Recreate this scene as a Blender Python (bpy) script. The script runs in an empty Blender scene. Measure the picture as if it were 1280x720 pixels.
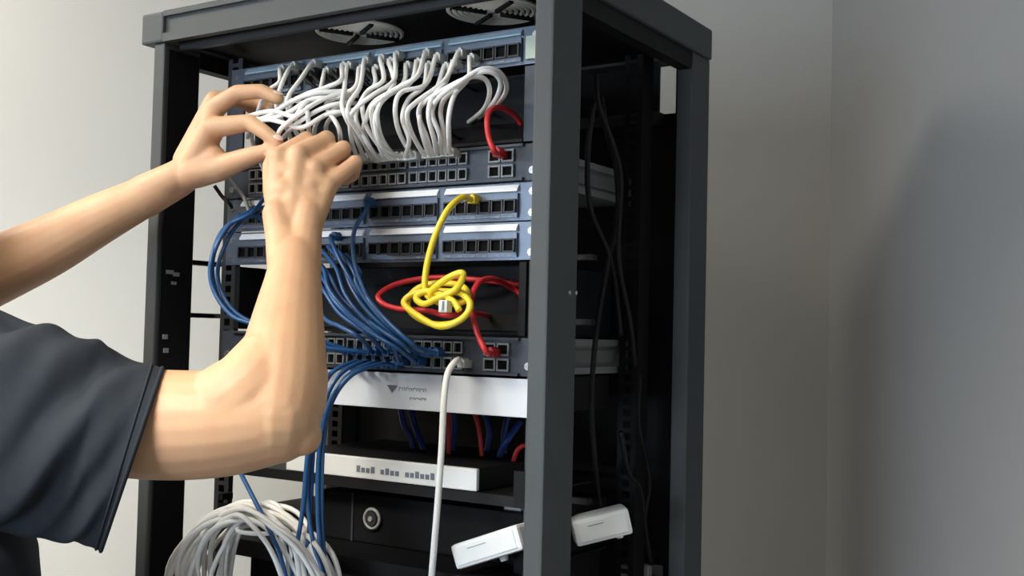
import bpy, bmesh, math, random
from mathutils import Vector, Matrix

random.seed(7)
scene = bpy.context.scene
COL = scene.collection
PI = math.pi

# ------------------------------------------------------------------ camera
FPX = 1407.6
YAW, PITCH, ROLL = math.radians(32.519), math.radians(2.351), math.radians(1.371)
CAM = Vector((0.5726, -0.9644, 1.6))
_f = Vector((-math.sin(YAW), math.cos(YAW), 0)); _r = Vector((math.cos(YAW), math.sin(YAW), 0)); _u = Vector((0, 0, 1))
FWD = _f * math.cos(PITCH) + _u * math.sin(PITCH)
_u2 = -_f * math.sin(PITCH) + _u * math.cos(PITCH)
RIGHT = _r * math.cos(ROLL) + _u2 * math.sin(ROLL)
UP = -_r * math.sin(ROLL) + _u2 * math.cos(ROLL)
cam_data = bpy.data.cameras.new('camera')
cam_data.sensor_width = 36.0
cam_data.lens = 36.0 * FPX / 1280.0
cam_data.clip_start = 0.02
cam = bpy.data.objects.new('camera', cam_data)
COL.objects.link(cam)
m3 = Matrix((RIGHT, UP, -FWD)).transposed()
cam.matrix_world = Matrix.Translation(CAM) @ m3.to_4x4()
scene.camera = cam

# room axes: the rack stands turned by 30 degrees in the room corner
PHI = math.radians(30.0)
RU = Vector((math.cos(PHI), math.sin(PHI), 0)); RV = Vector((-math.sin(PHI), math.cos(PHI), 0))
def room(u, v, z): return RU * u + RV * v + Vector((0, 0, z))

# ------------------------------------------------------------------ world, lights, exposure
world = bpy.data.worlds.new('world'); scene.world = world
world.use_nodes = True
bg = world.node_tree.nodes['Background']
bg.inputs[0].default_value = (0.75, 0.85, 1.0, 1); bg.inputs[1].default_value = 0.5

def area(name, loc, target, sx, sy, power, color, spread=180):
    l = bpy.data.lights.new(name, 'AREA'); l.shape = 'RECTANGLE'; l.size = sx; l.size_y = sy
    l.energy = power; l.color = color; l.spread = math.radians(spread)
    o = bpy.data.objects.new(name, l); COL.objects.link(o)
    o.location = loc
    o.rotation_euler = (Vector(target) - Vector(loc)).to_track_quat('-Z', 'Y').to_euler()
    return o
area('ceiling_panel_light', room(-1.25, -0.95, 2.70), room(-1.25, -0.95, 0), 1.15, 0.58, 62, (1.0, 0.93, 0.80), 132)
area('added_back_wall_light', room(-2.05, 0.25, 2.70), room(-2.05, 0.25, 0), 1.15, 0.58, 44, (1.0, 0.93, 0.80), 172)  # added unseen lamp, brightens the left of the back wall
area('window_daylight', room(-3.32, -3.1, 1.5), room(0, -0.2, 1.5), 1.9, 1.3, 128, (0.74, 0.86, 1.0))

vs = scene.view_settings
vs.view_transform = 'Standard'; vs.look = 'None'; vs.gamma = 1.0; vs.use_curve_mapping = False
vs.exposure = 0.0

# ------------------------------------------------------------------ pixel to place helpers
def ray(px, py): return RIGHT * ((px - 640) / FPX) - UP * ((py - 360) / FPX) + FWD
def W(px, py, d): return CAM + ray(px, py) * d                     # at a depth from the camera
def PY(px, py, y):                                                # on a plane parallel to the rack front
    d = ray(px, py); return CAM + d * ((y - CAM.y) / d.y)
def PX(px, py, x):
    d = ray(px, py); return CAM + d * ((x - CAM.x) / d.x)

# ------------------------------------------------------------------ materials
MATS = {}
def mat(name, col, rough=0.5, metal=0.0, spec=0.5, noise=0.06, nscale=30.0, bump=0.0, bscale=200.0, sss=0.0, trans=0.0, coat=0.0, stretch=None):
    m = bpy.data.materials.new(name); m.use_nodes = True
    nt = m.node_tree; b = nt.nodes['Principled BSDF']
    b.inputs['Roughness'].default_value = rough; b.inputs['Metallic'].default_value = metal
    b.inputs['Specular IOR Level'].default_value = spec
    b.inputs['Subsurface Weight'].default_value = sss
    if sss: b.inputs['Subsurface Radius'].default_value = (1.0, 0.35, 0.2); b.inputs['Subsurface Scale'].default_value = 0.006
    b.inputs['Transmission Weight'].default_value = trans
    b.inputs['Coat Weight'].default_value = coat
    tc = nt.nodes.new('ShaderNodeTexCoord')
    src = tc.outputs['Object']
    if stretch:
        mp = nt.nodes.new('ShaderNodeMapping'); mp.inputs['Scale'].default_value = stretch
        nt.links.new(src, mp.inputs['Vector']); src = mp.outputs['Vector']
    n = nt.nodes.new('ShaderNodeTexNoise'); n.inputs['Scale'].default_value = nscale; n.inputs['Detail'].default_value = 4
    nt.links.new(src, n.inputs['Vector'])
    mr = nt.nodes.new('ShaderNodeMapRange'); mr.inputs['To Min'].default_value = 1 - noise; mr.inputs['To Max'].default_value = 1 + noise
    nt.links.new(n.outputs['Fac'], mr.inputs['Value'])
    mx = nt.nodes.new('ShaderNodeMix'); mx.data_type = 'RGBA'; mx.blend_type = 'MULTIPLY'; mx.inputs['Factor'].default_value = 1
    mx.inputs['A'].default_value = (*col, 1)
    nt.links.new(mr.outputs['Result'], mx.inputs['B'])
    nt.links.new(mx.outputs['Result'], b.inputs['Base Color'])
    if bump:
        n2 = nt.nodes.new('ShaderNodeTexNoise'); n2.inputs['Scale'].default_value = bscale; n2.inputs['Detail'].default_value = 3
        nt.links.new(src, n2.inputs['Vector'])
        bp = nt.nodes.new('ShaderNodeBump'); bp.inputs['Strength'].default_value = bump; bp.inputs['Distance'].default_value = 0.002
        nt.links.new(n2.outputs['Fac'], bp.inputs['Height']); nt.links.new(bp.outputs['Normal'], b.inputs['Normal'])
    MATS[name] = m
    return m
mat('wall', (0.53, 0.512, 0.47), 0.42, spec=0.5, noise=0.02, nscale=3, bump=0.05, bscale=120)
mat('wall_dimmed', (0.31, 0.312, 0.315), 0.33, spec=0.6, noise=0.03, nscale=3, bump=0.05, bscale=60)  # right wall: the dimmer light there is put into a darker base colour
mat('ceiling', (0.75, 0.74, 0.71), 0.8, bump=0.2, bscale=90)
mat('carpet', (0.12, 0.125, 0.13), 0.95, noise=0.3, nscale=250, bump=0.4, bscale=500)
mat('rack_paint', (0.066, 0.073, 0.078), 0.55, spec=0.3, noise=0.06, bump=0.06, bscale=900)
mat('rack_dark', (0.007, 0.007, 0.008), 0.6, spec=0.2)
mat('rail', (0.032, 0.034, 0.038), 0.5, metal=0.2)
mat('chrome_wire', (0.86, 0.85, 0.80), 0.4, metal=0.0)
mat('screw', (0.85, 0.86, 0.88), 0.25, metal=0.9)
mat('panel_steel', (0.17, 0.205, 0.265), 0.36, metal=0.6, noise=0.1)
mat('switch_face', (0.055, 0.066, 0.086), 0.42, metal=0.2)
mat('switch_case', (0.30, 0.31, 0.31), 0.4, metal=0.5)
mat('switch_case_dark', (0.20, 0.21, 0.21), 0.5, metal=0.4)
mat('strip_white', (0.88, 0.90, 0.93), 0.35)
mat('port_black', (0.003, 0.003, 0.0035), 0.7, spec=0.1)
mat('port_dark', (0.03, 0.033, 0.038), 0.4)
mat('port_light', (0.22, 0.23, 0.24), 0.4, metal=0.3)
mat('white_panel', (0.78, 0.83, 0.91), 0.32, spec=0.5, noise=0.02)
mat('print_grey', (0.16, 0.18, 0.23), 0.6)
mat('silver', (0.88, 0.90, 0.89), 0.35, metal=0.15, noise=0.05)
mat('box_black', (0.006, 0.006, 0.007), 0.6, spec=0.12)
mat('box_charcoal', (0.011, 0.011, 0.012), 0.5, spec=0.2)
mat('navy_panel', (0.005, 0.007, 0.011), 0.55, spec=0.2)
mat('white_plastic', (0.80, 0.82, 0.82), 0.38, noise=0.02)
mat('cable_white', (0.88, 0.875, 0.85), 0.4, noise=0.03)
mat('cable_grey', (0.33, 0.33, 0.33), 0.4)
mat('cable_blue', (0.018, 0.088, 0.245), 0.38, noise=0.08)
mat('cable_deep_blue', (0.02, 0.06, 0.30), 0.4)
mat('cable_yellow', (0.83, 0.62, 0.035), 0.38)
mat('cable_red', (0.62, 0.03, 0.035), 0.4)
mat('cable_black', (0.009, 0.009, 0.010), 0.5, spec=0.3)
mat('plug_clear', (0.62, 0.64, 0.62), 0.25, spec=0.6)
mat('plug_dark', (0.05, 0.055, 0.06), 0.35)
mat('plug_green', (0.45, 0.55, 0.22), 0.4)
mat('skin', (0.64, 0.385, 0.222), 0.5, spec=0.4, noise=0.07, nscale=14, bump=0.08, bscale=420, sss=0.12)
def blush(m, col):
    # natural mottling: patches of redder skin
    nt = m.node_tree; b = nt.nodes['Principled BSDF']; src = b.inputs['Base Color'].links[0].from_socket
    n = nt.nodes.new('ShaderNodeTexNoise'); n.inputs['Scale'].default_value = 32; n.inputs['Detail'].default_value = 3
    tc = nt.nodes.new('ShaderNodeTexCoord'); nt.links.new(tc.outputs['Object'], n.inputs['Vector'])
    mr = nt.nodes.new('ShaderNodeMapRange'); mr.inputs['From Min'].default_value = .42; mr.inputs['From Max'].default_value = .72; mr.inputs['To Max'].default_value = .45
    nt.links.new(n.outputs['Fac'], mr.inputs['Value'])
    mx = nt.nodes.new('ShaderNodeMix'); mx.data_type = 'RGBA'; nt.links.new(mr.outputs['Result'], mx.inputs['Factor'])
    nt.links.new(src, mx.inputs['A']); mx.inputs['B'].default_value = (*col, 1); nt.links.new(mx.outputs['Result'], b.inputs['Base Color'])
blush(MATS['skin'], (0.63, 0.30, 0.185))
mat('nail', (0.82, 0.58, 0.48), 0.3)
mat('shirt', (0.021, 0.026, 0.034), 0.85, spec=0.2, noise=0.12, nscale=60, bump=0.15, bscale=700)
mat('trousers', (0.012, 0.017, 0.03), 0.9, spec=0.15, noise=0.15, nscale=80, bump=0.15, bscale=600)
mat('hair', (0.05, 0.03, 0.018), 0.55, noise=0.3, nscale=120, bump=0.4, bscale=160)
mat('shoe', (0.03, 0.03, 0.032), 0.5)
mat('eye_white', (0.85, 0.85, 0.83), 0.2)
mat('eye_dark', (0.05, 0.035, 0.025), 0.15)
mat('lip', (0.55, 0.26, 0.22), 0.45)
mat('glass', (0.9, 0.95, 1.0), 0.02, trans=1.0, noise=0.0)

def emitter(name, col, s):
    m = bpy.data.materials.new(name); m.use_nodes = True
    b = m.node_tree.nodes['Principled BSDF']
    b.inputs['Base Color'].default_value = (*col, 1)
    b.inputs['Emission Color'].default_value = (*col, 1); b.inputs['Emission Strength'].default_value = s
    MATS[name] = m
emitter('lamp_diffuser', (1.0, 0.97, 0.9), 3.0)

# ------------------------------------------------------------------ mesh builder
class MB:
    def __init__(s): s.v = []; s.f = []; s.mi = []; s.m = 0
    def add(s, vs, fs):
        o = len(s.v); s.v += [Vector(v) for v in vs]
        for f in fs: s.f.append([i + o for i in f]); s.mi.append(s.m)
        return s
    def use(s, i): s.m = i; return s
    def box(s, a, b, mtx=None):
        (x0, y0, z0), (x1, y1, z1) = a, b
        vs = [Vector(p) for p in ((x0,y0,z0),(x1,y0,z0),(x1,y1,z0),(x0,y1,z0),(x0,y0,z1),(x1,y0,z1),(x1,y1,z1),(x0,y1,z1))]
        if mtx: vs = [mtx @ v for v in vs]
        return s.add(vs, [(0,3,2,1),(4,5,6,7),(0,1,5,4),(1,2,6,5),(2,3,7,6),(3,0,4,7)])
    def bev(s, a, b, r, mtx=None):                                   # box with all edges chamfered
        (x0, y0, z0), (x1, y1, z1) = a, b
        bm = bmesh.new(); bmesh.ops.create_cube(bm, size=1.0)
        for v in bm.verts: v.co = Vector(((x0+x1)/2 + v.co.x*(x1-x0), (y0+y1)/2 + v.co.y*(y1-y0), (z0+z1)/2 + v.co.z*(z1-z0)))
        bmesh.ops.bevel(bm, geom=bm.edges[:], offset=r, segments=2, affect='EDGES', profile=0.6)
        bm.verts.ensure_lookup_table(); bm.verts.index_update()
        vs = [mtx @ v.co if mtx else v.co.copy() for v in bm.verts]; fs = [[v.index for v in f.verts] for f in bm.faces]
        bm.free(); return s.add(vs, fs)
    def prism(s, poly, d):                                           # closed polygon (3D points) extruded by vector d
        n = len(poly); d = Vector(d); vs = [Vector(p) for p in poly] + [Vector(p) + d for p in poly]
        fs = [list(range(n))[::-1], list(range(n, 2*n))] + [(i, (i+1) % n, n + (i+1) % n, n + i) for i in range(n)]
        return s.add(vs, fs)
    def tube(s, pts, r, seg=8, closed=False, caps=True):
        pts = [Vector(p) for p in pts]; n = len(pts)
        rr = r if isinstance(r, (list, tuple)) else [r] * n
        T = []
        for i in range(n):
            a = pts[(i-1) % n] if closed or i else pts[0]; b = pts[(i+1) % n] if closed or i < n-1 else pts[-1]
            t = b - a; T.append(t.normalized() if t.length > 1e-9 else Vector((0,0,1)))
        ref = Vector((0,0,1)) if abs(T[0].z) < .9 else Vector((1,0,0))
        N = (ref - T[0]*ref.dot(T[0])).normalized(); vs = []
        for i in range(n):
            N = N - T[i]*N.dot(T[i]); N = N.normalized() if N.length > 1e-6 else T[i].orthogonal().normalized()
            B = T[i].cross(N)
            for k in range(seg):
                a = 2*PI*k/seg; vs.append(pts[i] + (N*math.cos(a) + B*math.sin(a))*rr[i])
        fs = []
        for i in range(n if closed else n-1):
            j = (i+1) % n
            for k in range(seg):
                l = (k+1) % seg; fs.append((i*seg+k, i*seg+l, j*seg+l, j*seg+k))
        if caps and not closed:
            fs.append(list(range(seg))[::-1]); fs.append([(n-1)*seg + k for k in range(seg)])
        return s.add(vs, fs)
    def cyl(s, a, b, r0, r1=None, seg=16): return s.tube([a, b], [r0, r1 if r1 is not None else r0], seg)
    def ellipsoid(s, c, rx, ry, rz, mtx=None, nu=14, nv=9):
        c = Vector(c); vs = []; fs = []
        for j in range(nv+1):
            th = PI*j/nv
            for i in range(nu):
                ph = 2*PI*i/nu; p = Vector((rx*math.sin(th)*math.cos(ph), ry*math.sin(th)*math.sin(ph), rz*math.cos(th)))
                vs.append(c + (mtx @ p if mtx else p))
        for j in range(nv):
            for i in range(nu):
                k = (i+1) % nu; fs.append((j*nu+i, (j+1)*nu+i, (j+1)*nu+k, j*nu+k))
        return s.add(vs, fs)
    def capsule(s, a, b, ra, rb, seg=14, nr=4):
        a, b = Vector(a), Vector(b); d = (b-a); L = d.length
        if L < 1e-6: return s.ellipsoid(a, ra, ra, ra)
        d /= L; pts = []; rr = []
        for i in range(nr): t = PI/2*(i+.15)/nr; pts.append(a - d*ra*math.cos(t)); rr.append(ra*math.sin(t))
        pts.append(a); rr.append(ra); pts.append(b); rr.append(rb)
        for i in range(nr)[::-1]: t = PI/2*(i+.15)/nr; pts.append(b + d*rb*math.cos(t)); rr.append(rb*math.sin(t))
        return s.tube(pts, rr, seg)
    def mesh(s, name, mats, smooth=False):
        me = bpy.data.meshes.new(name); me.from_pydata([tuple(v) for v in s.v], [], s.f)
        for m in ([mats] if isinstance(mats, str) else mats): me.materials.append(MATS[m])
        for p, i in zip(me.polygons, s.mi): p.material_index = i; p.use_smooth = smooth
        bm = bmesh.new(); bm.from_mesh(me); bmesh.ops.recalc_face_normals(bm, faces=bm.faces); bm.to_mesh(me); bm.free()
        me.update(); return me
    def build(s, name, mats, parent=None, smooth=False):
        return link(name, s.mesh(name, mats, smooth), parent)

def link(name, me, parent=None, loc=None):
    o = bpy.data.objects.new(name, me); COL.objects.link(o)
    if parent is not None:
        o.parent = parent; o.matrix_parent_inverse = Matrix.Translation(-world_loc(parent))
    if loc is not None: o.location = loc
    return o
def world_loc(o):
    # every parent in this scene is only translated, so the sum of the offsets is its place
    l = Vector(o.location)
    while o.parent is not None:
        l = l + o.matrix_parent_inverse.translation + o.parent.location if o.parent.parent is None else l
        o = o.parent
        if o.parent is None: break
    return l
def tag(o, label, cat, group=None):
    o['label'] = label; o['category'] = cat
    if group: o['group'] = group
    return o
def thing(name, label, cat, loc=(0, 0, 0), group=None):
    o = bpy.data.objects.new(name, None); COL.objects.link(o); o.location = loc; o.empty_display_size = 0.05
    return tag(o, label, cat, group)
def struct(o): o['kind'] = 'structure'; return o
def smooth_path(pts, per=8, closed=False):
    pts = [Vector(p) for p in pts]; n = len(pts); out = []
    for i in range(n if closed else n-1):
        if closed: p0, p1, p2, p3 = pts[(i-1) % n], pts[i], pts[(i+1) % n], pts[(i+2) % n]
        else: p0, p1, p2, p3 = pts[max(i-1,0)], pts[i], pts[i+1], pts[min(i+2,n-1)]
        for k in range(per):
            t = k/per; t2 = t*t; t3 = t2*t
            out.append(0.5*((2*p1) + (p2-p0)*t + (2*p0-5*p1+4*p2-p3)*t2 + (3*p1-p0-3*p2+p3)*t3))
    if not closed: out.append(pts[-1])
    return out

# ------------------------------------------------------------------ the room
CEIL = 2.75
corner = W(1037, 300, 2.05)
UC = corner.dot(RU); VC = corner.dot(RV)                             # right wall at u = UC, back wall at v = VC
UL, VF = -3.4, -5.0
def slab(name, u0, u1, v0, v1, z0, z1, m, parent=None):
    mb = MB(); c = [room(u0,v0,z0), room(u1,v0,z0), room(u1,v1,z0), room(u0,v1,z0)]
    mb.prism(c, (0, 0, z1-z0)); return mb.build(name, m, parent)
struct(slab('floor', UL-.1, UC+.1, VF-.1, VC+.1, -.1, 0, 'carpet'))
struct(slab('ceiling', UL-.1, UC+.1, VF-.1, VC+.1, CEIL, CEIL+.1, 'ceiling'))
struct(slab('wall_back', UL-.1, UC+.1, VC, VC+.1, 0, CEIL, 'wall'))
struct(slab('wall_right', UC, UC+.1, VF-.1, VC, 0, CEIL, 'wall_dimmed'))
struct(slab('wall_front', UL-.1, UC, VF-.1, VF, 0, CEIL, 'wall'))
WV0, WV1, WZ0, WZ1 = -4.1, -2.1, .85, 2.2                             # window opening in the left wall
wl = MB()
for a in ((VF, WV0, 0, CEIL), (WV1, VC, 0, CEIL), (WV0, WV1, 0, WZ0), (WV0, WV1, WZ1, CEIL)):
    c = [room(UL-.1,a[0],a[2]), room(UL,a[0],a[2]), room(UL,a[1],a[2]), room(UL-.1,a[1],a[2])]; wl.prism(c, (0,0,a[3]-a[2]))
struct(wl.build('wall_left', 'wall'))
wf = MB()
for a in ((WV0, WV0+.05, WZ0, WZ1), (WV1-.05, WV1, WZ0, WZ1), (WV0, WV1, WZ0, WZ0+.05), (WV0, WV1, WZ1-.05, WZ1), ((WV0+WV1)/2-.025, (WV0+WV1)/2+.025, WZ0, WZ1)):
    c = [room(UL-.07,a[0],a[2]), room(UL-.01,a[0],a[2]), room(UL-.01,a[1],a[2]), room(UL-.07,a[1],a[2])]; wf.prism(c, (0,0,a[3]-a[2]))
win = struct(wf.build('window_1', 'white_plastic'))
slab('pane', UL-.045, UL-.04, WV0+.05, (WV0+WV1)/2-.025, WZ0+.05, WZ1-.05, 'glass', win)
slab('pane', UL-.045, UL-.04, (WV0+WV1)/2+.025, WV1-.05, WZ0+.05, WZ1-.05, 'glass', win)
struct(slab('baseboard_back', UL, UC, VC-.012, VC, 0, .1, 'rack_paint'))
struct(slab('baseboard_right', UC-.012, UC, VF, VC-.012, 0, .1, 'rack_paint'))
for cu, cv, lab in ((-1.25, -.95, 'flat rectangular ceiling light panel nearer the middle of the room'), (-2.05, .25, 'added unseen ceiling light panel that brightens the back wall')):  # the second panel is added, the housing of the back wall lamp
    cl = thing('ceiling_light', lab, 'ceiling light', room(cu, cv, CEIL))
    slab('frame', cu-.62, cu+.62, cv-.34, cv+.34, CEIL-.03, CEIL-.001, 'white_plastic', cl)
    slab('diffuser', cu-.58, cu+.58, cv-.30, cv+.30, CEIL-.036, CEIL-.03, 'lamp_diffuser', cl)

# ------------------------------------------------------------------ the rack
XL, XR, DEP = -0.6, 0.0, 0.403
ZT, ZB = 2.004, 1.964                                                # top cover
rack = thing('server_rack', 'tall open-fronted black steel server rack filled with network gear', 'server rack', (-.3, .2, 0))
# top cover: hollow tray with a front fascia whose middle is recessed
t = MB()
t.bev((XL-.021, -.004, ZB), (XL+.02, DEP, ZT), .003).bev((XR-.03, -.004, ZB), (XR+.003, DEP, ZT), .003)
t.box((XL+.02, DEP-.03, ZB), (XR-.03, DEP, ZT))
t.box((XL+.02, .0, ZT-.006), (XR-.03, DEP-.03, ZT-.001))
top = t.build('top_cover', 'rack_paint', rack)
t = MB()
t.box((XL+.02, -.004, ZB), (XR-.03, .006, ZB+.011)); t.box((XL+.02, -.004, ZT-.007), (XR-.03, .006, ZT))
t.box((XL+.02, .001, ZB+.011), (XR-.03, .006, ZT-.007))
t.build('front_fascia', 'rack_paint', top)
t = MB(); t.box((XL+.022, .022, ZB-.006), (XR-.022, .03, ZB+.004)); t.build('inner_lip', 'rail', rack)
t = MB(); t.box((XL+.022, .006, ZB+.004), (XR-.032, DEP-.03, ZB+.010)); t.build('ceiling_plate', 'rack_dark', rack)
# fan grilles under the ceiling plate
def grille(cx, cy):
    g = MB(); z = ZB + .002
    for r in (.052, .0455, .039, .0325, .026, .0195, .013):
        g.tube([(cx + r*math.cos(a*2*PI/36), cy + r*math.sin(a*2*PI/36), z) for a in range(36)], .0024, 6, closed=True)
    g.cyl((cx, cy, z-.001), (cx, cy, z+.002), .0105, seg=20)
    o = g.build('fan_grille', 'chrome_wire', rack, smooth=True)
    s = MB()
    for k in range(4):
        a = PI/4 + k*PI/2 + .2; s.cyl((cx+.009*math.cos(a), cy+.009*math.sin(a), z-.003), (cx+.05*math.cos(a), cy+.05*math.sin(a), z-.003), .003, seg=6)
    s.build('grille_arm', 'rack_dark', o, smooth=True)
grille(-.327, .085); grille(-.13, .085)
# posts: front ones are shallow folded channels
def post(x0, x1, y0, y1, z1=ZB): MB().bev((x0, y0, .04), (x1, y1, z1), .0025).build('post', 'rack_paint', rack)
post(XL, XL+.020, 0, .06); post(XR-.022, XR, 0, .06, ZT)
post(XL, XL+.020, DEP-.055, DEP); post(XR-.022, XR, DEP-.055, DEP)
for x0, x1, y in ((XL+.02, XL+.0225, .006), (XR-.0245, XR-.022, .006)):
    MB().box((x0, y, .06), (x1, y+.05, ZB-.008)).build('post_liner', 'rack_dark', rack)
# side rails under the cover and low down, base plinth
for x0, x1 in ((XL+.002, XL+.02), (XR-.02, XR-.002)):
    MB().box((x0, .06, ZB-.022), (x1, DEP-.055, ZB)).build('side_rail', 'rack_dark', rack)
    MB().box((x0, .06, .05), (x1, DEP-.055, .09)).build('side_rail', 'rack_dark', rack)
MB().bev((XL, 0, 0), (XR, DEP, .05), .004).build('base_plinth', 'rack_paint', rack)
# 19 inch mounting rails with real square holes
def rail(x0, x1, y0, y1, m='rail'):
    r = MB(); zb, zt = .06, ZB-.008; w = (x1-x0); h = w*.3
    r.box((x0, y0, zb), (x0+h, y0+.002, zt)); r.box((x1-h, y0, zb), (x1, y0+.002, zt))
    z = zb
    while z < zt: r.box((x0+h, y0, z), (x1-h, y0+.002, min(z+.0055, zt))); z += .0145
    e = x0 if x0 > -.3 else x1-.002
    e = x1-.002 if x0 > -.3 else x0
    r.box((e, y0+.002, zb), (e+.002, y1, zt))
    r.build('mounting_rail', m, rack)
YF = .08
rail(-.552, -.526, YF+.004, YF+.035); rail(-.074, -.048, YF+.004, YF+.035)
rail(-.552, -.526, DEP-.10, DEP-.07, 'rack_dark'); rail(-.074, -.048, DEP-.10, DEP-.07, 'rack_dark')
# braces that tie the rails to the posts (thin bars seen against the wall)
for z in (1.682, 1.612, 1.42, 1.0, .5):
    MB().box((XL+.004, .055, z), (XL+.018, YF+.03, z+.006)).build('brace', 'rack_dark', rack)
    MB().box((XR-.052, YF+.02, z), (XR-.004, YF+.03, z+.006)).build('brace', 'rack_dark', rack)
    MB().box((-.556, YF+.02, z), (XL+.004, YF+.03, z+.006)).build('brace', 'rack_dark', rack)
# back: black steel panel with an open slot at the top right
bp = MB()
_a, _b = PY(826, 84, DEP), PY(846, 142, DEP)
slot = (_a.x, _b.x, _b.z, _a.z)
bp.box((XL+.012, DEP-.004, .05), (slot[0], DEP, ZB)); bp.box((slot[0], DEP-.004, .05), (slot[1], DEP, slot[2])); bp.box((slot[1], DEP-.004, .05), (XR-.02, DEP, ZB)); bp.box((slot[0], DEP-.004, slot[3]), (slot[1], DEP, ZB))
bp.build('back_panel', 'rack_dark', rack)
MB().box((-.52, DEP-.03, slot[2]-.016), (-.06, DEP-.01, slot[2]-.001)).build('rear_crossbar', 'rail', rack)
for (px, py) in ((711, 366), (719, 366)):
    p = PX(px, py, XR); MB().cyl(p, p + Vector((.0015, 0, 0)), .0022, seg=10).build('screw', 'screw', rack)
for (px, py, sx, sz) in ((212, 340, .006, .005), (220, 343, .005, .005), (217, 354, .004, .004), (206, 421, .004, .006), (207, 438, .004, .006)):
    p = PX(px, py, XL+.0226); MB().box((p.x, p.y-sx, p.z-sz/2), (p.x+.001, p.y+sx, p.z+sz/2)).build('sticker', 'cable_grey', rack)
MB().box((-.527, YF-.012, 1.378), (-.519, YF+.006, 1.386)).build('cable_hook', 'rack_dark', rack)

# ------------------------------------------------------------------ rack equipment
def port_mesh(name, w, h, d, bez, ma, mc):
    # socket: bezel ring standing proud with a dark cavity and a lower notch
    m = MB(); a, b = w/2, h/2; i, j = a-bez, b-bez
    m.use(0)
    m.box((-a, -d, -b), (a, 0, -j)); m.box((-a, -d, j), (a, 0, b)); m.box((-a, -d, -j), (-i, 0, j)); m.box((i, -d, -j), (a, 0, j))
    m.use(1); m.box((-i, -.0006, -j), (i, 0, j))
    return m.mesh(name, [ma, mc])
PORT_PP = port_mesh('port', .0150, .0150, .004, .0016, 'port_dark', 'port_black')
PORT_SW = port_mesh('port', .0126, .0135, .004, .0018, 'port_light', 'port_black')
PORT_SF = port_mesh('port', .0160, .0140, .004, .0020, 'port_light', 'port_black')
SCREW = MB().cyl((0, -.0025, 0), (0, 0, 0), .0042, .0048, seg=12).mesh('screw', 'screw')

def at(parent, name, me, x, y, z):
    o = bpy.data.objects.new(name, me); COL.objects.link(o); o.parent = parent
    o.location = Vector((x, y, z)) - Vector(parent.location); return o
GX0, GW, GG = -.512, .0985, .0105                                    # four groups of six ports
def patch_panel(label, z0, z1, strip_tilt, face='panel_steel'):
    p = thing('patch_bay', label, 'patch panel', (-.3, YF, z0))
    h = z1 - z0
    b = MB(); b.box((-.541, YF, z0+.0008), (-.059, YF+.003, z1-.0008))
    b.box((-.52, YF+.003, z0+.004), (-.08, YF+.006, z1-.004)); b.box((-.52, YF+.003, z1-.008), (-.08, YF+.035, z1-.004))
    b.build('face_plate', face, p)
    for g in range(4):
        x0 = GX0 + g*(GW+GG); x1 = x0 + GW
        q = MB(); q.box((x0, YF-.004, z0+.004), (x1, YF, z1-.013)); q.build('port_block', face, p)
        s = MB(); s.prism([(x0, YF, z1-.0105), (x0, YF-.005, z1-.0105), (x0, YF-.005, z1-.0085), (x0, YF-.001, z1-.003), (x0, YF, z1-.003)], (GW, 0, 0))
        s.build('label_strip', strip_tilt, p)
        for k in range(6): at(p, 'port', PORT_PP, x0 + GW*(k+.5)/6, YF-.004, z0+.0165)
    for x in (-.531, -.069):
        for z in (z0+.009, z1-.011): at(p, 'screw', SCREW, x, YF, z)
    for g in range(4):                                                # little number tabs below the ports
        x0 = GX0 + g*(GW+GG)
        for k in range(6):
            if (g+k) % 2 == 0 or g == 3: MB().box((x0+GW*(k+.5)/6-.003, YF-.0046, z0+.0045), (x0+GW*(k+.5)/6+.003, YF-.004, z0+.0070)).build('number_tab', 'port_light', p)
    return p
mat('strip_blue', (0.42, 0.58, 0.70), 0.3, metal=0.2)
Z = dict(pp1=(1.8975, 1.941), sw1=(1.768, 1.8105), ppa=(1.7245, 1.768), ppb=(1.681, 1.7245), sw2=(1.5535, 1.597), wu=(1.509, 1.5525))
mat('pale_green', (0.55, 0.63, 0.54), 0.4)
pp_top = patch_panel('topmost patch panel just under the fans, with white cables plugged in', *Z['pp1'], 'strip_blue')
patch_panel('patch panel with white label strips that the yellow cable plugs into', *Z['ppa'], 'strip_white')
patch_panel('lower patch panel with white label strips, above the yellow cable coil', *Z['ppb'], 'strip_white')

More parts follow.
